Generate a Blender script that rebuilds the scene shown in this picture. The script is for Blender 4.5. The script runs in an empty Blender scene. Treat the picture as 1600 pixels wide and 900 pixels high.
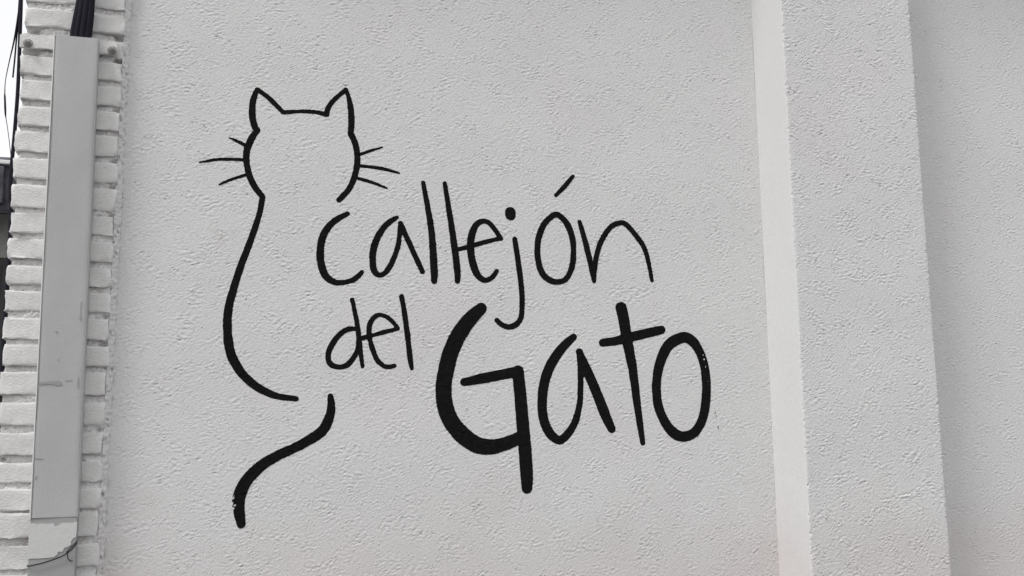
import bpy, bmesh, math, random
import numpy as np
from mathutils import Vector, Matrix

S = bpy.context.scene
COL = S.collection
rnd = random.Random(7)

# ------------------------------------------------------------------ camera
cd = bpy.data.cameras.new('camera')
cd.sensor_width = 36.0
cd.lens = 36.0
cd.clip_start = 0.05
cd.clip_end = 500.0
cam = bpy.data.objects.new('camera', cd)
COL.objects.link(cam)
cam.matrix_world = (Matrix.Translation((0.0, -2.9, 1.55)) @ Matrix.Rotation(math.radians(-16.1), 4, 'Z')
                    @ Matrix.Rotation(math.radians(98.9), 4, 'X') @ Matrix.Rotation(-0.0105, 4, 'Z'))
S.camera = cam

# ------------------------------------------------------------------ sky, sun, exposure
SUN_DIR = Vector((-0.54, -0.32, 0.88)).normalized()      # towards the sun: high, from the left, in front of the wall
elev = math.asin(SUN_DIR.z)
wd = bpy.data.worlds.new('World')
S.world = wd
wd.use_nodes = True
nt = wd.node_tree
bgn = nt.nodes['Background']
sky = nt.nodes.new('ShaderNodeTexSky')
sky.sky_type = 'NISHITA'
sky.sun_disc = False
sky.sun_elevation = elev
sky.sun_rotation = math.atan2(SUN_DIR.x, SUN_DIR.y)
sky.air_density = 1.0
sky.dust_density = 4.0
sky.ozone_density = 1.0
hs = nt.nodes.new('ShaderNodeHueSaturation')              # thin overcast: nearly colourless
hs.inputs['Saturation'].default_value = 0.12
nt.links.new(sky.outputs[0], hs.inputs['Color'])
cl = nt.nodes.new('ShaderNodeMix')                        # even veil of cloud over the whole sky
cl.data_type = 'RGBA'
cl.inputs[0].default_value = 0.65
cl.inputs[7].default_value = (11.0, 11.0, 11.1, 1)
nt.links.new(hs.outputs[0], cl.inputs[6])
nt.links.new(cl.outputs[2], bgn.inputs['Color'])
bgn.inputs['Strength'].default_value = 0.10
ld = bpy.data.lights.new('sun', 'SUN')
ld.energy = 1.5
ld.angle = math.radians(14)
ld.color = (1.0, 0.985, 0.965)
sun = bpy.data.objects.new('sun', ld)
COL.objects.link(sun)
sun.rotation_euler = (-SUN_DIR).to_track_quat('-Z', 'Y').to_euler()
vs = S.view_settings
vs.view_transform = 'Standard'
vs.look = 'None'
vs.gamma = 1.0
vs.exposure = 0.25
S.render.engine = 'CYCLES'

# ------------------------------------------------------------------ helpers
def link(name, mesh, mat=None, parent=None, smooth=True):
    o = bpy.data.objects.new(name, mesh)
    COL.objects.link(o)
    if mat is not None and mesh is not None and not mesh.materials:
        mesh.materials.append(mat)
    if mesh is not None and smooth:
        mesh.polygons.foreach_set('use_smooth', np.ones(len(mesh.polygons), dtype=bool))
    if parent is not None:
        o.parent = parent
    return o

def empty(name, loc=(0, 0, 0)):
    o = bpy.data.objects.new(name, None)
    o.empty_display_size = 0.1
    o.location = loc
    COL.objects.link(o)
    return o

def tag(o, label=None, category=None, group=None, kind=None):
    for k, v in (('label', label), ('category', category), ('group', group), ('kind', kind)):
        if v:
            o[k] = v
    return o

def tri_mesh(name, verts, tris):
    verts = np.asarray(verts, dtype=np.float32).reshape(-1, 3)
    tris = np.asarray(tris, dtype=np.int32).reshape(-1, 3)
    me = bpy.data.meshes.new(name)
    me.vertices.add(len(verts))
    me.vertices.foreach_set('co', verts.ravel())
    me.loops.add(tris.size)
    me.loops.foreach_set('vertex_index', tris.ravel())
    me.polygons.add(len(tris))
    me.polygons.foreach_set('loop_start', np.arange(0, tris.size, 3, dtype=np.int32))
    me.update(calc_edges=True)
    return me

def grid_tris(nr, nc):
    """triangles of an nr x nc vertex grid, one fixed diagonal; columns run along +x, rows along +z, faces look to -y"""
    i = np.arange(nr * nc).reshape(nr, nc)
    a, b, c, d = i[:-1, :-1].ravel(), i[:-1, 1:].ravel(), i[1:, 1:].ravel(), i[1:, :-1].ravel()
    return np.concatenate([np.stack([a, b, c], 1), np.stack([a, c, d], 1)])

def fft_noise(nr, nc, dz, dx, lz, lx, width, seed):
    """band-passed noise with wavelengths lz (vertical) and lx (horizontal), unit deviation"""
    g = np.random.default_rng(seed).standard_normal((nr, nc))
    kz = np.fft.fftfreq(nr, dz)[:, None] * lz
    kx = np.fft.rfftfreq(nc, dx)[None, :] * lx
    k = np.sqrt(kz * kz + kx * kx)
    f = np.exp(-((np.log(np.maximum(k, 1e-6))) / width) ** 2)
    r = np.fft.irfft2(np.fft.rfft2(g) * f, s=(nr, nc))
    return (r - r.mean()) / r.std()

def warp(a, oz, ox):
    nr, nc = a.shape
    z = np.arange(nr)[:, None] + oz
    x = np.arange(nc)[None, :] + ox
    z0 = np.floor(z).astype(int); x0 = np.floor(x).astype(int)
    fz = z - z0; fx = x - x0
    z0 %= nr; x0 %= nc
    z1 = (z0 + 1) % nr; x1 = (x0 + 1) % nc
    return (a[z0, x0] * (1 - fz) * (1 - fx) + a[z0, x1] * (1 - fz) * fx + a[z1, x0] * fz * (1 - fx) + a[z1, x1] * fz * fx)

def sstep(a, b, x):
    t = np.clip((x - a) / (b - a), 0, 1)
    return t * t * (3 - 2 * t)

def stucco(nr, nc, dz, dx, seed, rough=1.0, marks=()):
    """height of a rough-floated render coat in metres, positive towards the street"""
    wz = fft_noise(nr, nc, dz, dx, .16, .16, .6, seed + 1) * .0035 / dz
    wx = fft_noise(nr, nc, dz, dx, .16, .16, .6, seed + 2) * .0045 / dx
    n1 = warp(fft_noise(nr, nc, dz, dx, .0105, .024, .60, seed + 3), wz, wx)
    n2 = warp(fft_noise(nr, nc, dz, dx, .0058, .0108, .50, seed + 4), wz, wx)
    n4 = warp(fft_noise(nr, nc, dz, dx, .0068, .021, .5, seed + 9), wz, wx)
    n3 = fft_noise(nr, nc, dz, dx, .0052, .0072, .35, seed + 5)
    m1 = fft_noise(nr, nc, dz, dx, .11, .15, .8, seed + 6)
    m2 = fft_noise(nr, nc, dz, dx, .05, .08, .8, seed + 7)
    big = fft_noise(nr, nc, dz, dx, .5, .6, .6, seed + 8)
    a1 = sstep(-1.2, 1.9, m1)
    a2 = sstep(-1.2, 1.7, m2)
    led = np.tanh(3.0 * (n1 - .8)) + np.tanh(3.0 * (n1 + .9)) # flattened splashes with abrupt rims
    tear = np.maximum(-n4 - 1.35, 0.0)                        # torn pits, long and thin
    crumb = np.maximum(n2 - 1.2, 0.0)                         # stuck grains
    h = (.00026 * led * (.22 + .95 * a1) + .00025 * n2 * (.17 + 1.15 * a2) - .00150 * tear * (.10 + 1.2 * a1)
         + .00050 * crumb * (.3 + a2) + .00015 * n3 * (.45 + .8 * a2))
    h = h * 1.42 * rough
    # drag marks of the float: short curved tears with a lip pushed up below them
    g = np.random.default_rng(seed + 50)
    for k in range(int(nr * dz * nc * dx * 42) + len(marks)):
        cz, cx = g.uniform(0, nr * dz), g.uniform(0, nc * dx)
        ln = g.uniform(.008, .020) if g.random() < .7 else g.uniform(.02, .055)
        an = g.normal(0.08, .38); cur = g.normal(0, 14.0)
        w_ = g.uniform(.0011, .0018); dep = g.uniform(.0005, .0013) * rough
        if k < len(marks):
            cx, cz, ln, an, cur, w_, dep = marks[k]
        s = np.linspace(-ln / 2, ln / 2, 24)
        px, pz = cx + s * np.cos(an) - cur * s * s * np.sin(an), cz + s * np.sin(an) + cur * s * s * np.cos(an) + .0012 * np.sin(s * 420 + cx * 90)
        i0, i1 = max(int((pz.min() - .008) / dz), 0), min(int((pz.max() + .008) / dz) + 2, nr)
        j0, j1 = max(int((px.min() - .008) / dx), 0), min(int((px.max() + .008) / dx) + 2, nc)
        if i1 - i0 < 2 or j1 - j0 < 2:
            continue
        Z_ = (np.arange(i0, i1) * dz)[:, None, None]; X_ = (np.arange(j0, j1) * dx)[None, :, None]
        taper = 1 - (2 * s / ln) ** 2 * .85
        q = (Z_ - pz) ** 2 + (X_ - px) ** 2
        lip = (Z_ - pz + 1.9 * w_) ** 2 + (X_ - px) ** 2
        h[i0:i1, j0:j1] += dep * (.75 * (np.exp(-lip / (2 * w_ * w_)) * taper).max(-1) - (np.exp(-q / (2 * w_ * w_)) * taper).max(-1))
    return h + .0006 * big

# ------------------------------------------------------------------ materials
def mat(name, base, rough=.85, metallic=0.0, spec=.3):
    m = bpy.data.materials.new(name)
    m.use_nodes = True
    p = m.node_tree.nodes['Principled BSDF']
    p.inputs['Base Color'].default_value = (*base, 1)
    p.inputs['Roughness'].default_value = rough
    p.inputs['Metallic'].default_value = metallic
    p.inputs['Specular IOR Level'].default_value = spec
    return m

def N(m, kind, **kw):
    n = m.node_tree.nodes.new(kind)
    for k, v in kw.items():
        if k in n.inputs.keys() if hasattr(n.inputs, 'keys') else False:
            n.inputs[k].default_value = v
        else:
            setattr(n, k, v)
    return n

def noise_node(m, scale, detail=4, rough=.55, vec=(1, 1, 1)):
    tc = N(m, 'ShaderNodeTexCoord')
    mp = N(m, 'ShaderNodeMapping')
    mp.inputs['Scale'].default_value = vec
    n = N(m, 'ShaderNodeTexNoise')
    n.inputs['Scale'].default_value = scale
    n.inputs['Detail'].default_value = detail
    n.inputs['Roughness'].default_value = rough
    m.node_tree.links.new(tc.outputs['Object'], mp.inputs['Vector'])
    m.node_tree.links.new(mp.outputs[0], n.inputs['Vector'])
    return n

def ramp(m, src, stops):
    r = N(m, 'ShaderNodeValToRGB')
    e = r.color_ramp.elements
    e[0].position, e[0].color = stops[0][0], (*stops[0][1], 1)
    e[1].position, e[1].color = stops[-1][0], (*stops[-1][1], 1)
    for pos, c in stops[1:-1]:
        x = e.new(pos); x.color = (*c, 1)
    m.node_tree.links.new(src, r.inputs[0])
    return r

def mixc(m, fac, a, b, mode='MIX'):
    n = N(m, 'ShaderNodeMix', data_type='RGBA', blend_type=mode)
    for i, v in ((0, fac), (6, a), (7, b)):
        if hasattr(v, 'links') or hasattr(v, 'is_linked'):
            m.node_tree.links.new(v, n.inputs[i])
        else:
            n.inputs[i].default_value = v if i == 0 else (*v, 1)
    return n.outputs[2]

def bump(m, src, dist, strength=1.0):
    b = N(m, 'ShaderNodeBump')
    b.inputs['Strength'].default_value = strength
    b.inputs['Distance'].default_value = dist
    m.node_tree.links.new(src, b.inputs['Height'])
    p = m.node_tree.nodes['Principled BSDF']
    m.node_tree.links.new(b.outputs[0], p.inputs['Normal'])
    return b

def base_from(m, out):
    m.node_tree.links.new(out, m.node_tree.nodes['Principled BSDF'].inputs['Base Color'])

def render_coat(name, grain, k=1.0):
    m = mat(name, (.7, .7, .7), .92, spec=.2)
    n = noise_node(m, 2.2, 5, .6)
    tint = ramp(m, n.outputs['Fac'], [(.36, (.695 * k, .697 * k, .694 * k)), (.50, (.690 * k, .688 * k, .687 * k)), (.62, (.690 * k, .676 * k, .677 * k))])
    n2 = noise_node(m, 160, 3, .6)
    sp = ramp(m, n2.outputs['Fac'], [(.30, (.93, .93, .93)), (.55, (1, 1, 1)), (.80, (1.0, 1.0, 1.0))])
    # reddish splash stain with a ragged upper edge, low on the wall
    tc = N(m, 'ShaderNodeTexCoord'); sx = N(m, 'ShaderNodeSeparateXYZ')
    m.node_tree.links.new(tc.outputs['Object'], sx.inputs[0])
    n3 = noise_node(m, 3.0, 6, .65)
    ma = N(m, 'ShaderNodeMath', operation='MULTIPLY_ADD')
    m.node_tree.links.new(n3.outputs['Fac'], ma.inputs[0]); ma.inputs[1].default_value = -.9
    m.node_tree.links.new(sx.outputs['Z'], ma.inputs[2])
    st = ramp(m, ma.outputs[0], [(.74, (.958, .930, .922)), (1.0, (1, 1, 1))])
    c2 = mixc(m, 1.0, tint.outputs[0], st.outputs[0], 'MULTIPLY')
    # one brownish rubbed smudge beside the cat's back
    vd = N(m, 'ShaderNodeVectorMath', operation='DISTANCE')
    m.node_tree.links.new(tc.outputs['Object'], vd.inputs[0]); vd.inputs[1].default_value = (-1.203, 0, 2.137)
    n5 = noise_node(m, 34, 5, .7)
    mb = N(m, 'ShaderNodeMath', operation='MULTIPLY_ADD')
    m.node_tree.links.new(n5.outputs['Fac'], mb.inputs[0]); mb.inputs[1].default_value = .16
    m.node_tree.links.new(vd.outputs['Value'], mb.inputs[2])
    sm = ramp(m, mb.outputs[0], [(.065, (.86, .82, .81)), (.115, (1, 1, 1))])
    c2 = mixc(m, 1.0, c2, sm.outputs[0], 'MULTIPLY')
    base_from(m, mixc(m, 1.0, c2, sp.outputs[0], 'MULTIPLY'))
    bump(m, noise_node(m, 290, 5, .7, (.75, 1, 1.35)).outputs['Fac'], grain)
    return m

M_STUCCO = render_coat('white_render', .0015)
M_SMOOTH_LIT = render_coat('white_smooth_render_lit', .0006, 1.08)  # base colour brightened to paint in light on the pilaster's left side

def brick_paint():
    m = mat('white_painted_brick', (.7, .7, .7), .8, spec=.3)
    n = noise_node(m, 9, 6, .65)
    c = ramp(m, n.outputs['Fac'], [(.30, (.66, .650, .645)), (.48, (.735, .732, .728)), (.70, (.755, .757, .752))])
    n2 = noise_node(m, 70, 4, .7)
    d = ramp(m, n2.outputs['Fac'], [(.26, (.30, .28, .27)), (.34, (.95, .94, .93)), (.8, (1, 1, 1))])
    base_from(m, mixc(m, 1.0, c.outputs[0], d.outputs[0], 'MULTIPLY'))
    bump(m, noise_node(m, 150, 6, .7, (.7, 1, 1.3)).outputs['Fac'], .0024)
    return m
M_BRICK = brick_paint()

def mortar_mat():
    m = mat('painted_mortar', (.6, .6, .6), .92, spec=.2)
    n = noise_node(m, 22, 5, .65)
    c = ramp(m, n.outputs['Fac'], [(.30, (.56, .53, .515)), (.45, (.70, .69, .685)), (.62, (.74, .735, .73))])
    base_from(m, c.outputs[0])
    bump(m, noise_node(m, 220, 4, .6).outputs['Fac'], .002)
    return m
M_MORTAR = mortar_mat()

def black_paint():
    m = mat('black_wall_paint', (.008, .008, .008), .85, spec=.06)
    n = noise_node(m, 60, 4, .6)
    c = ramp(m, n.outputs['Fac'], [(.35, (.006, .006, .006)), (.7, (.011, .011, .011))])
    base_from(m, c.outputs[0])
    bump(m, noise_node(m, 330, 3, .6).outputs['Fac'], .0006)
    return m
M_BLACK = black_paint()

def cover_mat():
    m = mat('grey_painted_sheet_metal', (.47, .48, .475), .5, spec=.4)
    n = noise_node(m, 5, 5, .6, (1, 1, .35))
    c = ramp(m, n.outputs['Fac'], [(.3, (.395, .402, .398)), (.5, (.435, .440, .436)), (.7, (.455, .459, .455))])
    n2 = noise_node(m, 420, 2, .5)
    d = ramp(m, n2.outputs['Fac'], [(.25, (.86, .86, .86)), (.6, (1, 1, 1))])
    n3 = noise_node(m, 26, 3, .75)
    sp = ramp(m, n3.outputs['Fac'], [(.235, (.25, .24, .23)), (.26, (1, 1, 1))])
    base_from(m, mixc(m, 1.0, mixc(m, 1.0, c.outputs[0], d.outputs[0], 'MULTIPLY'), sp.outputs[0], 'MULTIPLY'))
    bump(m, noise_node(m, 40, 4, .6).outputs['Fac'], .0006)
    return m
M_COVER = cover_mat()
M_DULL = mat('dull_grey_sheet_metal', (.335, .34, .336), .6)
bump(M_DULL, noise_node(M_DULL, 60, 4, .6).outputs['Fac'], .0006)
M_LIP = mat('pale_worn_sheet_metal', (.66, .665, .66), .5, spec=.4)
M_SCUFF = mat('dark_scuff', (.30, .31, .305), .7)
M_PATCH = mat('pale_torn_paper_patch', (.57, .572, .565), .9, spec=.15)
bump(M_PATCH, noise_node(M_PATCH, 90, 4, .6).outputs['Fac'], .001)
M_BOLT = mat('painted_rusty_bolt', (.34, .32, .30), .7, .3)
_bn = noise_node(M_BOLT, 160, 4, .7)
base_from(M_BOLT, ramp(M_BOLT, _bn.outputs['Fac'], [(.35, (.16, .14, .13)), (.6, (.46, .45, .44))]).outputs[0])
M_CABLE = mat('black_rubber_sheath', (.017, .017, .025), .8, spec=.12)
bump(M_CABLE, noise_node(M_CABLE, 120, 3, .6, (1, 1, .1)).outputs['Fac'], .001)
M_WIRE = mat('black_tie_wire', (.012, .012, .013), .5)

# ------------------------------------------------------------------ ground
gm = mat('worn_asphalt', (.08, .08, .08), .9)
gn = noise_node(gm, 1.3, 6, .6)
base_from(gm, ramp(gm, gn.outputs['Fac'], [(.35, (.065, .064, .063)), (.65, (.105, .103, .10))]).outputs[0])
bump(gm, noise_node(gm, 60, 4, .6).outputs['Fac'], .004)
bm = bmesh.new()
bmesh.ops.create_grid(bm, x_segments=20, y_segments=20, size=120)
me = bpy.data.meshes.new('ground'); bm.to_mesh(me); bm.free()
tag(link('ground', me, gm, smooth=False), kind='structure')

# ------------------------------------------------------------------ the rendered wall
DZ, DX = .0023, .0030
Z0, Z1 = 0.0, 3.72
NR = int(round((Z1 - Z0) / DZ)) + 1
zs_full = Z0 + np.arange(NR) * DZ
VIEW = (1.06, 3.16)
rows = [i for i in range(NR) if VIEW[0] <= zs_full[i] <= VIEW[1] or i % 6 == 0 or i == NR - 1]
rows = np.array(rows)
zs = zs_full[rows]
XL, XP0, XP1, XR = -.2665, 1.684, 2.1624, 3.70
PD = .186

wall = empty('stucco_wall', (1.2, 0.0, 0.0))
tag(wall, 'white rough rendered wall with a square pilaster, painted with a black cat and the words Callejón del Gato', 'wall')
WOFF = np.array([-1.2, 0.0, 0.0])

def panel(xs, h, name):
    """a sheet of render facing the street; xs, zs the grid, h its relief"""
    X, Z = np.meshgrid(xs, zs)
    v = np.stack([X, -h, Z], -1)
    me = tri_mesh(name, v.reshape(-1, 3) + WOFF, grid_tris(len(zs), len(xs)))
    return me

# main panel: carries the painting
nc = int(round((XP0 + .004 - XL) / DX)) + 1
xs_m = XL + np.arange(nc) * DX
MARKS_M = [(1.605, 1.233, .024, .75, 0, .0022, -.0022), (.906, 2.678, .055, .03, 3, .0014, .0016), (.854, 2.663, .024, .9, 0, .0014, .0014), (.968, 2.659, .04, -.1, 2, .0014, .0014),
           (1.416, 1.353, .06, -.35, 2, .0015, .0014), (1.094, 1.306, .03, .5, 5, .0015, .0014), (.524, 2.764, .03, .3, 0, .0015, .0014)]
h_m = stucco(NR, nc, DZ, DX, 11, .92, [(a - XL, *b) for a, *b in MARKS_M])[rows]
edge = np.exp(-((xs_m - XL) / .0035) ** 2)[None, :]
h_m = h_m + edge * (.0022 + .0012 * fft_noise(NR, nc, DZ, DX, .03, .03, .5, 5)[rows])
link('wall_panel', panel(xs_m, h_m, 'wall_panel'), M_STUCCO, wall)

# panel right of the pilaster
nc2 = int(round((2.98 - XP1 + .004) / DX)) + 1
xs_r = XP1 - .004 + np.arange(nc2) * DX
xs_r = np.concatenate([xs_r, np.linspace(xs_r[-1] + .02, XR, 32)])
MARKS_R = [(2.586, 1.786, .05, -.12, 0, .0018, .0018), (2.557, 1.758, .045, -.12, 0, .0016, .0016), (2.648, 1.871, .06, -.6, -3, .0016, .0016), (2.442, 1.4615, .03, -.1, 3, .0018, .0018)]
h_r = stucco(NR, nc2, DZ, DX, 41, .95, [(a - xs_r[0], *b) for a, *b in MARKS_R])
h_r = np.concatenate([h_r, np.repeat(h_r[:, -1:], 32, 1)], 1)[rows]
o = link('wall_panel', panel(xs_r, h_r, 'wall_panel'), M_STUCCO, wall)
o['label'] = 'plain white render right of the pilaster'

# pilaster: one strip of render folded round three faces
def pilaster():
    lens = [PD, XP1 - XP0, PD]
    total = sum(lens)
    n = int(round(total / DX)) + 1
    u = np.linspace(0, total, n)
    MARKS_P = [(2.026, 1.4005, .060, .12, 1, .0020, .0022), (1.9505, 1.387, .05, .10, -2, .0016, .0018), (1.80, 1.460, .050, 0, 2, .0016, .0018), (1.959, 1.358, .04, -.3, 6, .0018, .0018), (1.888, 2.059, .045, -.15, 6, .0016, .0018), (1.755, 1.208, .09, .08, .5, .0014, .0014)]
    h = stucco(NR, n, DZ, DX, 71, 1.12, [(a - XP0 + PD, *b) for a, *b in MARKS_P])[rows]
    f = ((u > PD - .001) & (u < PD + lens[1] + .001)).astype(float)
    side = u < PD
    rough = np.where(side, .10, 1.0)
    rough = np.convolve(np.pad(rough, 2, mode='edge'), np.ones(5) / 5, 'valid')
    h = h * rough[None, :]
    chipn = fft_noise(NR, n, DZ, DX, .022, .022, .5, 77)[rows]
    for uc in (PD, PD + lens[1]):                         # arrises knocked about
        h -= np.exp(-((u - uc) / .004) ** 2)[None, :] * (.0009 + .0028 * np.maximum(chipn - .7, 0))
    P = np.zeros((n, 2)); Nn = np.zeros((n, 2))
    for i, t in enumerate(u):
        if t <= PD: P[i] = (XP0, -t); Nn[i] = (-1, 0)
        elif t <= PD + lens[1]: P[i] = (XP0 + t - PD, -PD); Nn[i] = (0, -1)
        else: P[i] = (XP1, -PD + (t - PD - lens[1])); Nn[i] = (1, 0)
    Ns = Nn.copy()
    for i in range(n):
        a = Nn[max(0, i - 1):i + 2].sum(0); Ns[i] = a / np.linalg.norm(a)
    v = np.zeros((len(zs), n, 3))
    v[..., 0] = P[:, 0] + h * Ns[:, 0]
    v[..., 1] = P[:, 1] + h * Ns[:, 1]
    v[..., 2] = zs[:, None]
    me = tri_mesh('pilaster', v.reshape(-1, 3) + WOFF, grid_tris(len(zs), n))
    me.materials.append(M_STUCCO); me.materials.append(M_SMOOTH_LIT)
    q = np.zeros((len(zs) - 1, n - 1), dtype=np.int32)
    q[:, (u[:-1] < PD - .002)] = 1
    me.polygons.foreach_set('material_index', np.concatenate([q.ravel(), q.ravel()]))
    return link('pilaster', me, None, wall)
tag(pilaster(), 'square pilaster with rough front and smooth left side coloured brighter as if lit')

def box(x0, x1, y0, y1, z0, z1, name, off=(0, 0, 0), bev=0.0, seg=2):
    bm = bmesh.new()
    bmesh.ops.create_cube(bm, size=1)
    for v in bm.verts:
        v.co = Vector(((x0 + x1) / 2 + v.co.x * (x1 - x0), (y0 + y1) / 2 + v.co.y * (y1 - y0), (z0 + z1) / 2 + v.co.z * (z1 - z0))) - Vector(off)
    if bev:
        bmesh.ops.bevel(bm, geom=bm.edges[:], offset=bev, segments=seg, affect='EDGES', profile=.5)
    me = bpy.data.meshes.new(name); bm.to_mesh(me); bm.free()
    return me
link('wall_core', box(XL, XR, .006, .26, 0, Z1, 'wall_core', (1.2, 0, 0)), M_SMOOTH_LIT, wall, smooth=False)
link('coping', box(XL - .01, XR + .01, -.24, .29, Z1 + .002, Z1 + .06, 'coping', (1.2, 0, 0), .006), M_SMOOTH_LIT, wall, smooth=False)

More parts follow.
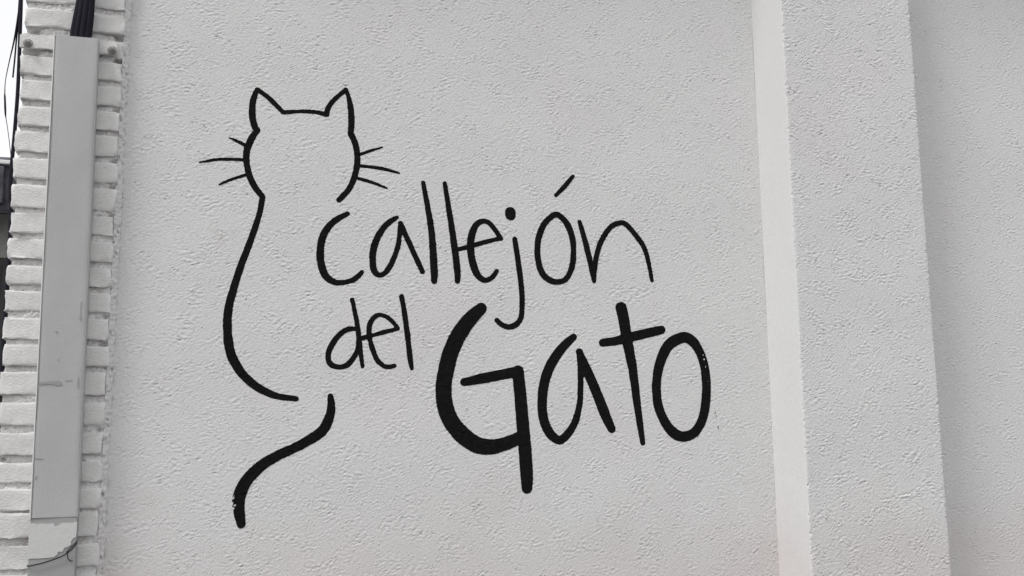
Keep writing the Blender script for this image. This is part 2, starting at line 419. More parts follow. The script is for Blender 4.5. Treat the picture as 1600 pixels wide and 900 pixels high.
# ------------------------------------------------------------------ the painting: strokes in wall metres (x, z, half width)
PAINT = [
  ('cat_outline', "black painted line of a cat's head, ears and curved back", [
    (0, [(0.0832,2.5734,0.0065),(0.0736,2.5431,0.0086),(0.0714,2.5127,0.0091),(0.0734,2.485,0.0092),(0.0801,2.4624,0.0089),(0.0873,2.4524,0.0082)]),
    (0, [(0.0873,2.4514,0.0073),(0.0729,2.4287,0.009),(0.0613,2.3966,0.009),(0.0591,2.369,0.0086),(0.0629,2.3419,0.0082),(0.0719,2.3106,0.0083),(0.0877,2.2821,0.008),(0.1063,2.2592,0.0076)]),
    (0, [(0.084,2.5734,0.0066),(0.1107,2.5557,0.0066),(0.1331,2.5356,0.007),(0.1578,2.5115,0.0065)]),
    (0, [(0.1578,2.5115,0.0065),(0.1908,2.5166,0.0056),(0.2218,2.5196,0.0057),(0.2531,2.5194,0.0062),(0.2824,2.5143,0.0067)]),
    (0, [(0.2801,2.5169,0.0075),(0.2886,2.5428,0.0076),(0.3086,2.5683,0.0063),(0.3355,2.5946,0.0063)]),
    (0, [(0.3355,2.596,0.0057),(0.345,2.5691,0.007),(0.3515,2.5314,0.0088),(0.3533,2.4982,0.0091),(0.3524,2.4626,0.0086)]),
    (0, [(0.3524,2.4626,0.0094),(0.3651,2.4351,0.0088),(0.3714,2.4002,0.0087),(0.371,2.3672,0.0086),(0.3633,2.3293,0.0085),(0.3467,2.2932,0.008),(0.3211,2.2625,0.0076)]),
    (0, [(0.1065,2.2542,0.0071),(0.1,2.2138,0.0076),(0.0863,2.16,0.0083),(0.0693,2.1064,0.0088),(0.0532,2.0586,0.0092),(0.0376,2.0009,0.0099),(0.0259,1.9489,0.0108),(0.0224,1.9026,0.0113),(0.0247,1.8618,0.0117),(0.0307,1.8263,0.0122),(0.0395,1.8012,0.0126),(0.0627,1.7633,0.0116),(0.0927,1.7336,0.0112),(0.1251,1.7131,0.0102),(0.1628,1.6985,0.0087),(0.2114,1.6915,0.0071)]),
  ]),
  ('whisker', "painted cat's upper left whisker", [
    (0, [(0.01,2.4248,0.0018),(0.0324,2.4164,0.0041),(0.0576,2.4046,0.0046)]),
  ]),
  ('whisker', "painted cat's long middle left whisker", [
    (0, [(-0.0667,2.348,0.0022),(-0.0209,2.3589,0.0041),(0.017,2.3624,0.0041),(0.0533,2.3631,0.0037)]),
  ]),
  ('whisker', "painted cat's lower left whisker", [
    (0, [(-0.011,2.2873,0.0026),(0.0231,2.3052,0.004),(0.0609,2.3199,0.0036)]),
  ]),
  ('whisker', "painted cat's upper right whisker", [
    (0, [(0.3769,2.4006,0.0046),(0.4087,2.4147,0.0042),(0.4445,2.4282,0.0019)]),
  ]),
  ('whisker', "painted cat's long middle right whisker", [
    (0, [(0.3773,2.3677,0.0042),(0.4368,2.3646,0.0048),(0.4946,2.3538,0.0029)]),
  ]),
  ('whisker', "painted cat's lower right whisker", [
    (0, [(0.371,2.3307,0.0043),(0.4097,2.3219,0.0043),(0.4594,2.3053,0.0024)]),
  ]),
  ('cat_tail', "black painted curl of the cat's tail", [
    (0, [(0.3057,1.699,0.0077),(0.3084,1.6714,0.0105),(0.3034,1.6383,0.0127),(0.2865,1.6055,0.0138),(0.2543,1.5811,0.0132),(0.2117,1.5582,0.0126),(0.1641,1.5361,0.0131),(0.1225,1.5099,0.0146),(0.0869,1.4733,0.0155),(0.0698,1.4367,0.0164),(0.0666,1.4053,0.0155),(0.0747,1.3581,0.0118)]),
  ]),
  ('painted_letter', 'black painted letter C of the word Callejón', [
    (0, [(0.3466,2.223,0.0058),(0.3203,2.2082,0.0081),(0.2964,2.1861,0.0093),(0.2788,2.1582,0.01),(0.2714,2.1248,0.0104),(0.2712,2.0919,0.0104),(0.2765,2.0633,0.0109),(0.289,2.0372,0.0102),(0.3112,2.0228,0.0086),(0.3373,2.0225,0.0074),(0.3635,2.0304,0.0073),(0.3796,2.0425,0.0073),(0.3896,2.0545,0.0061)]),
  ]),
  ('painted_letter', 'black painted letter a of the word Callejón', [
    (0, [(0.4892,2.2192,0.0054),(0.4684,2.2054,0.0078),(0.4478,2.1832,0.0086),(0.4315,2.153,0.0094),(0.4216,2.119,0.0098),(0.4203,2.0856,0.0095),(0.4243,2.0608,0.0091),(0.4367,2.0479,0.0075),(0.4531,2.0515,0.0074),(0.4695,2.0729,0.0078),(0.4837,2.1049,0.0074),(0.4939,2.139,0.007),(0.4979,2.173,0.0067),(0.4998,2.2028,0.0059)]),
    (0, [(0.4998,2.2028,0.0073),(0.5189,2.1613,0.0077),(0.5401,2.1157,0.0077),(0.5656,2.0619,0.0073)]),
  ]),
  ('painted_letter', 'black painted first letter l of the word Callejón', [
    (0, [(0.5673,2.3288,0.0061),(0.5755,2.2839,0.0073),(0.5854,2.2286,0.0086),(0.5928,2.1776,0.0094),(0.5971,2.1224,0.0102),(0.6002,2.0717,0.0106),(0.6007,2.0359,0.0089)]),
  ]),
  ('painted_letter', 'black painted second letter l of the word Callejón', [
    (0, [(0.6324,2.3309,0.0063),(0.6425,2.2648,0.0079),(0.6536,2.1925,0.009),(0.6636,2.1205,0.0096),(0.6702,2.0653,0.0095),(0.6701,2.0388,0.0078)]),
  ]),
  ('painted_letter', 'black painted letter e of the word Callejón', [
    (0, [(0.6675,2.1307,0.0061),(0.7041,2.1418,0.0066),(0.7495,2.1567,0.0067),(0.8039,2.1728,0.0067)]),
    (0, [(0.8039,2.1716,0.007),(0.7841,2.199,0.007),(0.767,2.2179,0.0076),(0.747,2.2214,0.0078),(0.727,2.2085,0.0094),(0.7144,2.1786,0.0106),(0.7097,2.1448,0.0107),(0.7152,2.1004,0.0108),(0.7291,2.062,0.0103),(0.7516,2.0434,0.0079),(0.7743,2.0508,0.0071),(0.7899,2.0721,0.0061)]),
  ]),
  ('painted_letter', 'black painted letter j of the word Callejón', [
    (0, [(0.8348,2.2539,0.0163),(0.8347,2.2459,0.0163)]),
    (0, [(0.8472,2.1714,0.0076),(0.8558,2.1118,0.0082),(0.8642,2.0445,0.0081),(0.8682,1.9887,0.0081),(0.8647,1.9385,0.008),(0.8501,1.9149,0.0083),(0.8271,1.9055,0.0083),(0.8044,1.9121,0.0073),(0.7892,1.9244,0.0074)]),
  ]),
  ('painted_letter', 'black painted letter ó with its accent of the word Callejón', [
    (1, [(0.9752,2.2538,0.0087),(0.9428,2.2255,0.0092),(0.924,2.1848,0.0093),(0.918,2.1451,0.009),(0.9206,2.1058,0.0091),(0.9335,2.0693,0.0096),(0.9557,2.0505,0.0094),(0.9806,2.0462,0.0083),(1.008,2.0567,0.0083),(1.027,2.0925,0.009),(1.0335,2.1369,0.0087),(1.0311,2.1811,0.0093),(1.0181,2.2204,0.0099),(0.9979,2.2461,0.0089)]),
    (0, [(1.0366,2.3786,0.0057),(1.0091,2.3452,0.007),(0.9799,2.3152,0.0057)]),
  ]),
  ('painted_letter', 'black painted letter n of the word Callejón', [
    (0, [(1.0554,2.2357,0.0066),(1.0661,2.1961,0.008),(1.0789,2.1477,0.0089),(1.0915,2.0906,0.0084),(1.0985,2.0534,0.007)]),
    (0, [(1.0985,2.0534,0.0065),(1.1008,2.091,0.0079),(1.1088,2.1357,0.0078),(1.1263,2.1811,0.0081),(1.1556,2.2229,0.008),(1.1868,2.2389,0.008),(1.2081,2.2354,0.0081),(1.2312,2.2131,0.0083),(1.2566,2.1826,0.0083),(1.2723,2.1516,0.0078),(1.2828,2.107,0.0068),(1.2899,2.0623,0.0058)]),
  ]),
  ('painted_letter', 'black painted letter d of the word del', [
    (0, [(0.3772,1.8883,0.0049),(0.361,1.8899,0.0065),(0.3387,1.881,0.0071),(0.3167,1.858,0.0077),(0.3013,1.8287,0.0076),(0.2976,1.8063,0.0073),(0.3052,1.7888,0.0073),(0.3275,1.781,0.007),(0.3497,1.7861,0.0074),(0.3686,1.8073,0.0071),(0.3795,1.83,0.0064),(0.3824,1.856,0.0064)]),
    (0, [(0.3631,1.9729,0.0062),(0.3717,1.9338,0.0065),(0.3786,1.8981,0.0068),(0.384,1.856,0.0071),(0.3893,1.8172,0.0061),(0.3946,1.7834,0.0051)]),
  ]),
  ('painted_letter', 'black painted letter e of the word del', [
    (0, [(0.384,1.8609,0.0058),(0.413,1.8696,0.0058),(0.4454,1.8794,0.0059),(0.4929,1.8925,0.0059)]),
    (0, [(0.4935,1.8948,0.006),(0.4779,1.9135,0.006),(0.4613,1.9263,0.006),(0.4416,1.9317,0.0059),(0.4254,1.9238,0.0068),(0.4142,1.9055,0.0071),(0.4118,1.8826,0.0068),(0.4154,1.8566,0.0068),(0.4231,1.8307,0.0071),(0.4364,1.8017,0.0071),(0.456,1.7851,0.0068),(0.4724,1.7834,0.0062),(0.4861,1.7868,0.0058)]),
  ]),
  ('painted_letter', 'black painted letter l of the word del', [
    (0, [(0.5048,1.9871,0.0067),(0.5124,1.9441,0.007),(0.5193,1.898,0.0073),(0.5262,1.8455,0.0076),(0.5307,1.8063,0.0076),(0.5354,1.7802,0.0059)]),
  ]),
  ('painted_letter', 'large black painted letter G of the word Gato', [
    (0, [(0.7417,1.9583,0.0162),(0.707,1.925,0.0208),(0.6727,1.8773,0.0228),(0.6489,1.8237,0.0235),(0.6354,1.7708,0.0235),(0.6287,1.7248,0.0234),(0.6333,1.6726,0.024),(0.652,1.6271,0.0239),(0.6855,1.5881,0.0243),(0.7258,1.5618,0.0235),(0.7665,1.5549,0.0215),(0.8076,1.5624,0.019),(0.856,1.5804,0.0179)]),
    (0, [(0.6893,1.7416,0.0112),(0.7405,1.752,0.0146),(0.7956,1.7624,0.0153),(0.8549,1.7744,0.0154)]),
    (0, [(0.8528,1.7744,0.0175),(0.859,1.7062,0.0182),(0.8649,1.6265,0.0188),(0.8709,1.5474,0.0194),(0.8755,1.4753,0.0187),(0.8764,1.4363,0.0159)]),
  ]),
  ('painted_letter', 'black painted letter a of the word Gato', [
    (0, [(1.0289,1.8794,0.0103),(1.0001,1.8547,0.013),(0.9685,1.8168,0.0147),(0.9456,1.7768,0.0148),(0.9309,1.7292,0.0149),(0.9258,1.682,0.0143),(0.9294,1.6351,0.0143),(0.948,1.5934,0.0141),(0.978,1.5724,0.0125),(1.0062,1.5931,0.0119),(1.0293,1.6296,0.0105),(1.0414,1.6717,0.009),(1.0464,1.7193,0.0085),(1.0476,1.7725,0.0085),(1.0466,1.8313,0.0097)]),
    (0, [(1.0455,1.834,0.0108),(1.0692,1.7781,0.0148),(1.0962,1.7169,0.0154),(1.1203,1.6558,0.0159),(1.1435,1.6055,0.0131)]),
  ]),
  ('painted_letter', 'black painted letter t of the word Gato', [
    (0, [(1.1851,1.9729,0.0183),(1.1942,1.9264,0.0177),(1.2014,1.8719,0.0171),(1.213,1.8121,0.0153),(1.2211,1.7526,0.0135),(1.2278,1.688,0.0123),(1.2361,1.6184,0.0105),(1.2436,1.5624,0.0076)]),
    (0, [(1.1217,1.8639,0.0119),(1.1635,1.8701,0.013),(1.2105,1.8819,0.0141),(1.2638,1.895,0.0142),(1.3166,1.9072,0.0126)]),
  ]),
  ('painted_letter', 'black painted letter o of the word Gato', [
    (1, [(1.386,1.8848,0.016),(1.34,1.8607,0.0168),(1.3114,1.8135,0.0157),(1.2965,1.7587,0.0147),(1.2942,1.7098,0.0148),(1.3003,1.6666,0.0148),(1.3194,1.6234,0.0152),(1.3477,1.591,0.0159),(1.3799,1.5801,0.0156),(1.4163,1.5933,0.0151),(1.445,1.6339,0.0147),(1.4583,1.6886,0.0151),(1.4619,1.7436,0.0146),(1.458,1.7933,0.0141),(1.4446,1.8375,0.0141),(1.4189,1.8748,0.0155)]),
    (0, [(1.4873,1.6585,0.0005),(1.493,1.6366,0.0005)]),
    (0, [(1.496,1.6092,0.0015),(1.4975,1.6027,0.0015)]),
  ]),
]
CHIPS = [(0.053, 1.4266, 0.0036), (0.0514, 1.412, 0.0031), (0.0567, 1.4066, 0.0036), (0.0539, 1.3993, 0.0031), (0.0526, 1.3889, 0.0031), (0.0554, 1.4318, 0.0026), (1.4563, 1.8254, 0.0028), (1.4578, 1.8177, 0.0028), (1.4598, 1.8072, 0.0023), (1.4611, 1.7961, 0.0023), (1.4633, 1.7767, 0.0019), (1.4652, 1.7629, 0.0019), (1.467, 1.7491, 0.0019), (1.4554, 1.8321, 0.0019)]


def spline(pts, closed, step=.0012):
    p = np.array(pts, float)
    n = len(p)
    if n == 2:
        p = np.array([p[0], p[0] * .67 + p[1] * .33, p[0] * .33 + p[1] * .67, p[1]]); n = 4
    out = []
    segs = n if closed else n - 1
    for i in range(segs):
        p1, p2 = p[i], p[(i + 1) % n]
        p0 = p[(i - 1) % n] if closed or i > 0 else 2 * p1 - p2
        p3 = p[(i + 2) % n] if closed or i < n - 2 else 2 * p2 - p1
        k = max(2, int(np.hypot(*(p2 - p1)[:2]) / step))
        t = (np.arange(k) / k)[:, None]
        out.append(.5 * (2 * p1 + (p2 - p0) * t + (2 * p0 - 5 * p1 + 4 * p2 - p3) * t ** 2 + (3 * p1 - p0 - 3 * p2 + p3) * t ** 3))
    if not closed:
        out.append(p[-1:])
    return np.concatenate(out)

edge_n = fft_noise(NR, nc, DZ, DX, .010, .012, .5, 201)[rows]
edge_l = fft_noise(NR, nc, DZ, DX, .05, .05, .5, 202)[rows]

def painted(name, strokes, lift):
    """the part of the wall's own surface that lies inside the strokes, lifted by one coat of paint"""
    segs = [spline(p, c) for c, p in strokes]
    allp = np.concatenate(segs)
    mg = allp[:, 2].max() + .012
    c0 = max(np.searchsorted(xs_m, allp[:, 0].min() - mg) - 1, 0); c1 = np.searchsorted(xs_m, allp[:, 0].max() + mg) + 1
    r0 = np.searchsorted(zs, allp[:, 1].min() - mg) - 1; r1 = np.searchsorted(zs, allp[:, 1].max() + mg) + 1
    X, Z = np.meshgrid(xs_m[c0:c1], zs[r0:r1])
    sd = np.full(X.shape, 9.0)
    for i in range(0, len(allp)):
        x, z, r = allp[i]
        a0 = max(np.searchsorted(xs_m, x - r - .012) - c0, 0); a1 = np.searchsorted(xs_m, x + r + .012) - c0
        b0 = max(np.searchsorted(zs, z - r - .012) - r0, 0); b1 = np.searchsorted(zs, z + r + .012) - r0
        sub = sd[b0:b1, a0:a1]
        np.minimum(sub, np.hypot(X[b0:b1, a0:a1] - x, Z[b0:b1, a0:a1] - z) - r, out=sub)
    rel = h_m[r0:r1, c0:c1]                              # paint creeps over the high grains and misses the pits
    sd += .00028 * edge_n[r0:r1, c0:c1] + .00025 * edge_l[r0:r1, c0:c1] - np.clip((rel - rel.mean()) * .30, -.0005, .0005) - .0006
    for cx, cz, cr in CHIPS:
        sd = np.maximum(sd, cr - np.hypot((X - cx) * 1.5, Z - cz) + .0009 * edge_n[r0:r1, c0:c1])
    nr, ncc = X.shape
    V = np.stack([X, -h_m[r0:r1, c0:c1] - lift, Z], -1).reshape(-1, 3) + WOFF
    D = sd.ravel()
    D = np.where(np.abs(D) < 1e-7, 1e-7, D)
    T = grid_tris(nr, ncc)
    ins = D[T] < 0
    cnt = ins.sum(1)
    faces = [T[cnt == 3]]
    extra = []; cache = {}; ef = []
    base = len(V)
    def cut(a, b):
        k = (a, b) if a < b else (b, a)
        if k not in cache:
            t = D[a] / (D[a] - D[b])
            cache[k] = base + len(extra)
            extra.append(V[a] + (V[b] - V[a]) * t)
        return cache[k]
    for tri, i3, c in zip(T[(cnt == 1) | (cnt == 2)], ins[(cnt == 1) | (cnt == 2)], cnt[(cnt == 1) | (cnt == 2)]):
        if c == 1:
            k = int(np.argmax(i3)); a, b, d = int(tri[k]), int(tri[(k + 1) % 3]), int(tri[(k + 2) % 3])
            ef.append((a, cut(a, b), cut(a, d)))
        else:
            k = int(np.argmin(i3)); a, b, d = int(tri[k]), int(tri[(k + 1) % 3]), int(tri[(k + 2) % 3])
            p, q = cut(a, b), cut(a, d)
            ef.append((p, b, d)); ef.append((p, d, q))
    Fc = np.concatenate([faces[0], np.array(ef, dtype=np.int64).reshape(-1, 3)])
    VV = np.concatenate([V, np.array(extra).reshape(-1, 3)])
    used, inv = np.unique(Fc, return_inverse=True)
    return tri_mesh(name, VV[used], inv.reshape(-1, 3))

cat = None
for k, (name, label, strokes) in enumerate(PAINT):
    me = painted(name, strokes, .00030 + .00012 * (k % 4))
    par = cat if name in ('whisker', 'cat_tail') else wall
    o = link(name, me, M_BLACK, par)
    o['label'] = label
    if name == 'cat_outline':
        cat = o

# ------------------------------------------------------------------ the brick pier at the corner
pier = empty('brick_pier', (-.40, 0, 0))
tag(pier, 'white painted brick pier at the corner of the wall, behind the grey cable cover', 'brick pier')
POFF = np.array([.40, 0, 0])
BX0, BX1 = -.530, -.2785
BF = -.032
bottoms = [2.6888, 2.6205, 2.5528, 2.4828, 2.4116, 2.3391, 2.2671, 2.1887, 2.1213, 2.051, 1.983, 1.9151, 1.8429, 1.7729, 1.6985,
           1.6213, 1.5465, 1.477, 1.4096, 1.3412, 1.2654]
z = 2.6888
while z < 3.6:
    z += .0705; bottoms.insert(0, z)
z = 1.2654
while z > .08:
    z -= .0712; bottoms.append(z)
BRK_Z = 2.6205                                             # the course the bracket is fixed to sits back

def brick_mesh(w, h, d, seed):
    """a hand-worn brick: front face a small grid with rounded, chipped edges, sides run straight back"""
    g = np.random.default_rng(seed)
    nx, nz = 27, 8
    tx = np.linspace(0, 1, nx); tz = np.linspace(0, 1, nz)
    tx = np.concatenate([[0, .008, .02], np.linspace(.05, .95, nx - 6), [.98, .992, 1]])
    tz = np.array([0, .04, .11, .3, .5, .7, .89, .96, 1])
    nz = len(tz)
    X, Zz = np.meshgrid(tx * w, tz * h)
    ed = np.minimum(np.minimum(X, w - X), np.minimum(Zz, h - Zz))
    y = np.where(ed < .0012, .0015, np.where(ed < .0035, .0003, 0.0))
    def sm(n, nn, s):
        a = g.standard_normal((nn, n))
        for _ in range(s):
            a = (a + np.roll(a, 1, 1) + np.roll(a, -1, 1)) / 3
            a[1:-1] = (a[1:-1] + a[:-2] + a[2:]) / 3
        return a / (a.std() + 1e-9)
    y = y + .00055 * sm(nx, nz, 1) + .0006 * sm(nx, nz, 6)
    wob = sm(nx, 2, 2)
    wob = wob * .6 + .7 * sm(nx, 2, 0)
    Zz = Zz + np.outer(1 - tz, wob[0]) * .0010 + np.outer(tz, wob[1]) * .0007
    wobx = sm(nz, 2, 1)
    X = X + np.outer(wobx[0], 1 - tx) * .0012 + np.outer(wobx[1], tx) * .0014
    for _ in range(int(g.integers(1, 6))):                 # a knocked corner or a spall along the arris
        cx = g.choice([0.0, w, g.uniform(0, w)]); cz = g.choice([0.0, h]); r = g.uniform(.005, .013)
        dd = np.hypot(X - cx, Zz - cz)
        y = y + .006 * np.clip(1 - dd / r, 0, 1)
    v = np.stack([X - w / 2, y, Zz], -1).reshape(-1, 3)
    t = grid_tris(nz, nx)
    ring = [(0, i) for i in range(nx)] + [(j, nx - 1) for j in range(1, nz)] + [(nz - 1, i) for i in range(nx - 2, -1, -1)] + [(j, 0) for j in range(nz - 2, 0, -1)]
    ri = [a * nx + b for a, b in ring]
    bk = v[ri].copy(); bk[:, 1] = d
    fr = v[ri].copy(); m = len(ri); n0 = len(v); v = np.concatenate([v, fr, bk])
    q = []
    for i in range(m):
        a, b = n0 + i, n0 + (i + 1) % m; c, e = a + m, b + m
        q += [(a, c, e), (a, e, b)]
    return tri_mesh('brick', v, np.concatenate([t, np.array(q)]))

for i, zb in enumerate(bottoms):
    zt = bottoms[i - 1] if i else zb + .0705
    jt = .0172 + rnd.uniform(-.002, .003)
    hgt = zt - zb - jt
    if abs(zb - 1.3412) < .001: hgt += .010
    x0 = BX0 + rnd.uniform(-.004, .004); x1 = BX1 + rnd.uniform(-.0035, .002)
    o = link('brick', brick_mesh(x1 - x0, hgt, .115, 300 + i), M_BRICK, pier)
    back = .010 if abs(zb - BRK_Z) < .001 else 0.0
    o.location = ((x0 + x1) / 2 + .40, BF + back + rnd.uniform(-.0018, .0022), zb)
    o.rotation_euler = (rnd.uniform(-.02, .02), rnd.uniform(-.006, .006), rnd.uniform(-.008, .008))

# raked mortar behind the bricks, with the holes at the ends of some joints
def mortar():
    dz = dx = .004
    xs = np.arange(BX0 + .006, BX1 + .001, dx)
    nrow = int(3.66 / dz)
    zz = np.arange(nrow) * dz
    h = .0014 * fft_noise(nrow, len(xs), dz, dx, .016, .05, .6, 501) + .0014 * fft_noise(nrow, len(xs), dz, dx, .009, .014, .5, 502) + .002 * fft_noise(nrow, len(xs), dz, dx, .2, .2, .6, 503)
    X, Z = np.meshgrid(xs, zz)
    for zt, xc, r in HOLES:
        dd = np.hypot((X - xc) / 1.3, Z - zt)
        h -= .022 * np.clip(1.25 - dd / r, 0, 1)
    v = np.stack([X, -.0225 - h, Z], -1).reshape(-1, 3) + POFF
    return tri_mesh('mortar', v, grid_tris(nrow, len(xs)))
HOLES = [(2.677, -.503, .011), (2.6790, -.289, .009), (2.6800, -.295, .006), (2.612, -.290, .011), (2.470, -.290, .007), (2.254, -.289, .007), (2.6150, -.288, .008), (2.6125, -.503, .012), (2.690, -.300, .006),
         (1.903, -.290, .006), (1.830, -.292, .008), (1.608, -.292, .006), (2.613, -.520, .010), (2.327, -.289, .006), (1.535, -.515, .007), (2.176, -.288, .006)]
tag(link('mortar', mortar(), M_MORTAR, pier), 'raked joints between the bricks, pale paint with dark holes')

def mortar_strip():
    dz, dx = .0035, .0015
    xs = np.arange(BX1 - .001, XL + .0025, dx)
    nrow = int(3.66 / dz)
    zz = np.arange(nrow) * dz
    t = (xs - xs[0]) / (xs[-1] - xs[0])
    prof = .021 - .017 * t
    h = prof[None, :] + .0016 * fft_noise(nrow, len(xs), dz, dx, .014, .02, .5, 511) + .0022 * fft_noise(nrow, len(xs), dz, dx, .05, .05, .6, 512) * (1 - t)[None, :]
    pit = fft_noise(nrow, len(xs), dz, dx, .022, .012, .5, 513)
    h = h - .005 * np.maximum(pit - 1.1, 0)
    X, Z = np.meshgrid(xs, zz)
    v = np.stack([X, -h, Z], -1).reshape(-1, 3) + POFF
    return tri_mesh('mortar_strip', v, grid_tris(nrow, len(xs)))
tag(link('mortar_strip', mortar_strip(), M_STUCCO, pier), 'rough fillet where the bricks meet the render')
link('pier_core', box(BX0 + .004, XL - .001, .004, .26, 0, 3.66, 'pier_core', (-.40, 0, 0)), M_MORTAR, pier, smooth=False)

# ------------------------------------------------------------------ the cable cover on the pier
CVX, CVZ = -.3800, 1.39
cover = empty('cable_cover', (CVX, BF, CVZ))
cover.rotation_euler = (0, -.0098, 0)
tag(cover, 'tall grey sheet metal cable cover fixed over the white brick pier', 'cable cover')
HW = .0545
def part(name, me, m, par, label=None, smooth=False):
    o = link(name, me, m, par, smooth)
    if label: o['label'] = label
    return o
ZT = 2.654 - CVZ
ZB = -.95
part('side_lip', box(-HW - .0010, -HW + .0022, -.0450, .0, .0, ZT, 'side_lip', bev=.0008), M_LIP, cover)
part('side_lip', box(HW - .0012, HW + .0005, -.0428, .0, .0, ZT, 'side_lip', bev=.0005), M_COVER, cover)

def lid_mesh():
    """pressed front panel: a sheet with turned edges, not quite flat"""
    nx, nz = 13, 90
    xs = np.concatenate([[-HW + .0028], np.linspace(-HW + .0040, HW - .0028, nx - 2), [HW - .0016]]); zz = np.linspace(0.0018, ZT - .001, nz)
    X, Z = np.meshgrid(xs, zz)
    g = .0006 * fft_noise(nz, nx, .014, .008, .35, .12, .6, 601)
    y = -.0425 + g
    y[:, 0] += .0006; y[:, -1] += .0006
    v = np.stack([X, y, Z], -1).reshape(-1, 3)
    t = grid_tris(nz, nx)
    n0 = len(v); bk = v.copy(); bk[:, 1] = -.002; fr = v.copy()
    ring = [i for i in range(nx)] + [j * nx + nx - 1 for j in range(1, nz)] + [(nz - 1) * nx + i for i in range(nx - 2, -1, -1)] + [j * nx for j in range(nz - 2, 0, -1)]
    q = []
    for i in range(len(ring)):
        a, b = ring[i], ring[(i + 1) % len(ring)]
        a += n0; b += n0; q += [(a, a + n0, b + n0), (a, b + n0, b)]
    return tri_mesh('lid', np.concatenate([v, fr, bk]), np.concatenate([t, np.array(q)]))
lid = part('lid', lid_mesh(), M_COVER, cover, smooth=True)
part('lower_lid', box(-HW + .001, HW - .001, -.0405, .0, ZB, .0015, 'lower_lid', bev=.001), M_DULL, cover, 'lower length of the cover below the seam')

def ragged_sheet(name, outline, y, thick):
    bm = bmesh.new()
    vs_ = [bm.verts.new((x, y, z)) for x, z in outline]
    f = bm.faces.new(vs_)
    bmesh.ops.recalc_face_normals(bm, faces=[f])
    if f.normal.y > 0: f.normal_flip()
    r = bmesh.ops.extrude_face_region(bm, geom=[f])
    for e in r['geom']:
        if isinstance(e, bmesh.types.BMVert): e.co.y -= thick
    bmesh.ops.recalc_face_normals(bm, faces=bm.faces[:])
    bmesh.ops.triangulate(bm, faces=bm.faces[:])
    me = bpy.data.meshes.new(name); bm.to_mesh(me); bm.free()
    return me
def patch_outline():
    x0, x1 = -HW - .0008, HW - .0002
    zt, zb = -.012, -.096
    top = []
    for i in range(23):
        t = i / 22
        x = x0 + (x1 - x0) * t
        dz_ = rnd.uniform(-.0016, .0016) - (.008 if .52 < t < .60 else 0) - (.003 if .60 <= t < .66 else 0)
        if i == 0: dz_ = .001
        top.append((x, zt + dz_))
    right = [(x1, zt - .022), (x1 - .001, zt - .036), (x1 - .008, zt - .040), (x1 - .012, zt - .047), (x1 - .011, zt - .054), (x1 - .020, zt - .060), (x1 - .026, zt - .061), (x1 - .031, zt - .071), (x1 - .040, zt - .070), (x1 - .043, zt - .078), (x1 - .050, zb + .001)]
    bot = [(x0 + .04, zb), (x0 + .02, zb - .0005), (x0, zb)]
    return (top + right + bot)[::-1]
part('torn_patch', ragged_sheet('torn_patch', patch_outline(), -.0410, .0012), M_PATCH, cover, 'pale torn patch stuck round the cover below the seam')
# scuffs and scratches: dark worn paint on the lid
def scuff(pts):
    return part('scuff', ragged_sheet('scuff', pts, -.0434, .0003), M_SCUFF, lid)
scuff([(-.048, .338), (-.040, .339), (-.025, .340), (-.005, .342), (.004, .338), (.0055, .330), (-.006, .329), (-.020, .333), (-.032, .333), (-.048, .331)][::-1])
scuff([(.012, .342), (.028, .344), (.028, .342), (.012, .340)][::-1])
scuff([(.042, .352), (.0438, .352), (.044, .332), (.043, .318), (.0415, .330)][::-1])
scuff([(.0405, .545), (.0432, .546), (.0425, .510), (.0455, .502), (.042, .496), (.0385, .502), (.0410, .512)][::-1])
scuff([(-.018, .468), (-.012, .469), (-.010, .466), (-.015, .4645)][::-1])
scuff([(-.008, .396), (-.005, .397), (-.006, .392)][::-1])
scuff([(-.0505, .150), (-.030, .147), (-.034, .1445), (-.0505, .147)][::-1])
scuff([(-.047, .100), (-.043, .107), (-.044, .099), (-.048, .096)][::-1])

# bracket strap with its two bolts
bk_z = 2.642 - CVZ
def strap():
    bm = bmesh.new()
    bmesh.ops.create_cube(bm, size=1)
    for v in bm.verts:
        v.co = Vector((v.co.x * .246 - .0215, -.004 + v.co.y * .009, bk_z + v.co.z * (.037)))
    bmesh.ops.subdivide_edges(bm, edges=[e for e in bm.edges if abs(e.verts[0].co.x - e.verts[1].co.x) > .1], cuts=14)
    for v in bm.verts:
        v.co.z += rnd.uniform(-.0012, .0012); v.co.y += rnd.uniform(-.0008, .0008)
    bmesh.ops.bevel(bm, geom=[e for e in bm.edges if e.calc_face_angle(0) > .8], offset=.002, segments=2, affect='EDGES')
    me = bpy.data.meshes.new('bracket'); bm.to_mesh(me); bm.free()
    return me
bracket = part('bracket', strap(), M_BRICK, cover, 'painted strap bolted across the pier behind the cover top')
def bolt_mesh():
    bm = bmesh.new()
    r = bmesh.ops.create_cone(bm, cap_ends=True, segments=20, radius1=.0125, radius2=.0118, depth=.003)
    bmesh.ops.translate(bm, verts=r['verts'], vec=(0, 0, .0015))
    r = bmesh.ops.create_cone(bm, cap_ends=True, segments=6, radius1=.0088, radius2=.0086, depth=.007)
    bmesh.ops.translate(bm, verts=r['verts'], vec=(0, 0, .0064))
    r = bmesh.ops.create_cone(bm, cap_ends=True, segments=14, radius1=.0048, radius2=.0042, depth=.006)
    bmesh.ops.translate(bm, verts=r['verts'], vec=(0, 0, .0125))
    bmesh.ops.bevel(bm, geom=bm.edges[:], offset=.0006, segments=1, affect='EDGES')
    me = bpy.data.meshes.new('bolt'); bm.to_mesh(me); bm.free()
    me.transform(Matrix.Rotation(math.radians(90), 4, 'X'))
    return me
bme = bolt_mesh()
for bx, bz in ((-.1235, bk_z - .006), (.0880, bk_z - .007)):
    o = part('bolt', bme, M_BOLT, bracket)
    o.location = (bx, -.0088, bz)

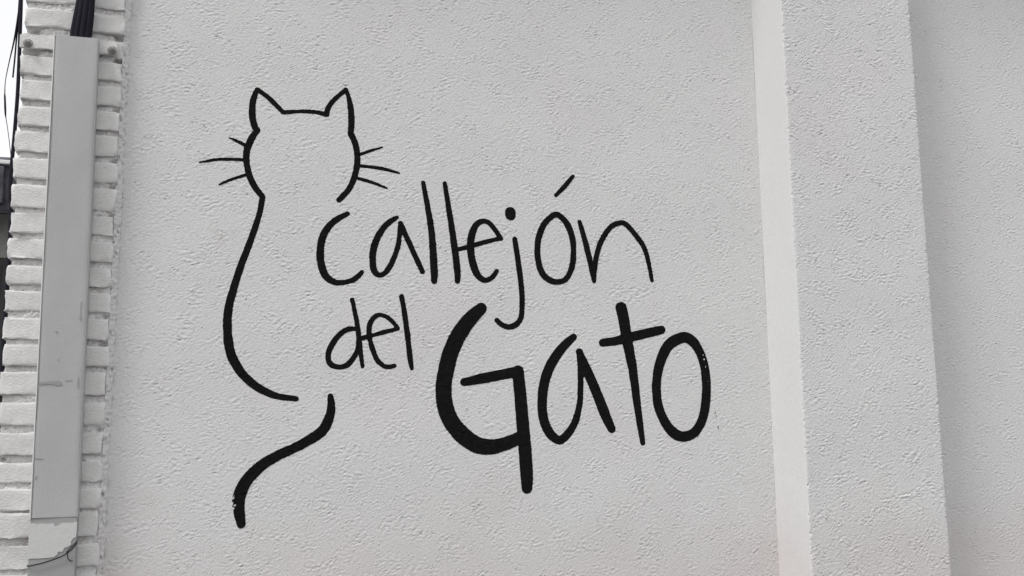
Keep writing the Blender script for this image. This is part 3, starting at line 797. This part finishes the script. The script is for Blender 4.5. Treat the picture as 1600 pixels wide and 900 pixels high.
# ------------------------------------------------------------------ cables
def tube(name, pts, r, m, parent=None, seg=10, off=(0, 0, 0), radii=None):
    P = [Vector(p) - Vector(off) for p in pts]
    # smooth the run
    out = []; rr = []
    n = len(P)
    for i in range(n - 1):
        p1, p2 = P[i], P[i + 1]
        p0 = P[i - 1] if i else p1 * 2 - p2
        p3 = P[i + 2] if i < n - 2 else p2 * 2 - p1
        for k in range(8):
            t = k / 8
            out.append(.5 * (2 * p1 + (p2 - p0) * t + (2 * p0 - 5 * p1 + 4 * p2 - p3) * t * t + (3 * p1 - p0 - 3 * p2 + p3) * t ** 3))
            rr.append(r if radii is None else radii[i] * (1 - t) + radii[i + 1] * t)
    out.append(P[-1]); rr.append(r if radii is None else radii[-1])
    v = []; f = []
    up = Vector((.3, 1, .2)).normalized()
    for i, p in enumerate(out):
        t = (out[min(i + 1, len(out) - 1)] - out[max(i - 1, 0)]).normalized()
        a = t.cross(up).normalized(); b = t.cross(a)
        for k in range(seg):
            an = 2 * math.pi * k / seg
            v.append(p + (a * math.cos(an) + b * math.sin(an)) * rr[i])
    for i in range(len(out) - 1):
        for k in range(seg):
            f.append((i * seg + k, i * seg + (k + 1) % seg, (i + 1) * seg + (k + 1) % seg, (i + 1) * seg + k))
    f.append(tuple(range(seg))[::-1]); f.append(tuple(range((len(out) - 1) * seg, len(out) * seg)))
    me = bpy.data.meshes.new(name); me.from_pydata(v, [], f); me.update()
    return link(name, me, m, parent)

bundle = empty('cable_bundle', (-.386, -.055, 2.60))
tag(bundle, 'thick bundle of black cables rising out of the grey cable cover', 'cables')
for i, (dx_, dy_, r) in enumerate(((-.0195, -.002, .0066), (-.009, -.0045, .0080), (.0045, -.0050, .0084), (.0165, -.003, .0076), (.0235, .003, .0052), (-.002, .006, .0125), (.010, .005, .010), (-.013, .004, .009))):
    s = .80
    tube('cable', [(-.392 + dx_, -.056 + dy_, 2.52), (-.3855 + dx_, -.058 + dy_, 2.655), (-.381 + dx_ * .95, -.060 + dy_, 2.71), (-.3765 + dx_ * s, -.060 + dy_, 2.78), (-.372 + dx_ * s, -.062 + dy_, 2.90), (-.371 + dx_ * s, -.062 + dy_, 3.2), (-.374 + dx_ * s, -.06 + dy_, 3.6)],
         r, M_CABLE, bundle, off=bundle.location)

wire = empty('tie_wire', (-.38, -.078, 1.28))
tag(wire, 'thin black wire tied across the lower end of the cable cover', 'wire')
tube('wire_strand', [(-.4345, -.066, 1.277), (-.431, -.0775, 1.2762), (-.405, -.079, 1.281), (-.379, -.079, 1.2885), (-.352, -.0795, 1.299), (-.336, -.079, 1.311), (-.327, -.077, 1.322), (-.3245, -.066, 1.326)], .0016, M_WIRE, wire, 8, wire.location)
tube('wire_strand', [(-.346, -.0792, 1.3055), (-.336, -.0800, 1.3175), (-.326, -.0775, 1.3285), (-.3235, -.066, 1.332)], .0014, M_WIRE, wire, 8, wire.location)
tube('wire_strand', [(-.343, -.0785, 1.302), (-.3415, -.0785, 1.292), (-.336, -.0785, 1.2855), (-.330, -.0785, 1.2845)], .0012, M_WIRE, wire, 8, wire.location)

def cable_run(pts, r, label, y=.04, radii=None):
    o = tube('hanging_cable', [(x, y, z_) for x, z_ in pts], r, M_CABLE, radii=radii)
    return tag(o, label, 'cable', 'cables hanging at the corner')
cable_run([(-.560, 3.5), (-.560, 2.9006), (-.5548, 2.7883), (-.5520, 2.6954), (-.5492, 2.6035), (-.5478, 2.5123), (-.5488, 2.4039), (-.5508, 2.2966), (-.5490, 2.2259), (-.5440, 2.1558), (-.541, 1.7)], .0050, 'thick dark cable hugging the left edge of the brick pier')
cable_run([(-.561, 3.5), (-.5602, 2.8252), (-.559, 2.7505), (-.5616, 2.6852), (-.5626, 2.6205), (-.5642, 2.5672)], .0022, 'short loose cable end dangling against the sky beside the pier', .05)
cable_run([(-.560, 3.5), (-.5602, 2.80), (-.5606, 2.7503), (-.5659, 2.6755), (-.5748, 2.6101), (-.581, 2.5547), (-.5805, 2.520), (-.5798, 2.5094), (-.577, 2.478), (-.5752, 2.4592), (-.573, 2.447), (-.566, 2.4114), (-.5562, 2.353), (-.5506, 2.3107), (-.545, 2.28)], .0013,
          'thin looped cable with a thick splice against the sky', .045, [.0022, .0022, .0022, .0024, .0014, .0010, .0014, .0024, .0028, .0022, .0010, .0009, .0009, .0009, .0009])

# ------------------------------------------------------------------ the neighbouring house seen past the corner
house = empty('neighbour_house', (-3.4, 6.8, 0))
tag(house, 'grey neighbouring house with a dark eave in the narrow gap left of the pier', 'house')
HO = (-3.4, 6.8, 0)
mw = mat('grey_house_wall', (.33, .33, .31), .9); bump(mw, noise_node(mw, 40, 4).outputs['Fac'], .01)
mr = mat('dark_roof_sheet', (.075, .075, .088), .6)
base_from(mr, ramp(mr, noise_node(mr, 9, 5, .7).outputs['Fac'], [(.35, (.045, .045, .055)), (.65, (.13, .13, .15))]).outputs[0])
md = mat('dark_metal_gate', (.030, .030, .032), .5)
mwh = mat('white_trim', (.7, .7, .7), .6)
part('wall', box(-5.6, -1.15, 5.0, 8.6, 0, 3.50, 'wall', HO, .01), mw, house)
roof = part('roof', box(-5.9, -1.0, 4.72, 8.9, 3.502, 3.60, 'roof', HO, .02), mr, house)
part('fascia', box(-5.9, -1.0, 4.66, 4.715, 3.18, 3.56, 'fascia', HO, .027), mr, roof)
for k in range(12):
    x = -5.7 + k * .42
    part('eave_bracket', box(x, x + .05, 4.60, 4.655, 3.24, 3.50, 'eave_bracket', HO, .008), mr, roof)
tube('bent_pipe', [(-1.62, 4.56, 3.48), (-1.52, 4.55, 3.46), (-1.49, 4.55, 3.40), (-1.50, 4.55, 3.30), (-1.56, 4.56, 3.24)], .012, mw, roof, 8, HO)
part('gutter_rail', box(-5.9, -1.0, 4.60, 4.655, 3.515, 3.545, 'gutter_rail', HO, .006), mwh, roof)
gate = part('gate', box(-2.6, -1.25, 4.93, 4.985, .05, 2.92, 'gate', HO, .01), md, house)
for k in range(9):
    part('gate_bar', box(-2.56 + k * .155, -2.535 + k * .155, 4.90, 4.928, .08, 2.86, 'gate_bar', HO, .004), md, gate)
part('gate_rail', box(-2.6, -1.25, 4.885, 4.898, 2.06, 2.12, 'gate_rail', HO, .004), mwh, gate)
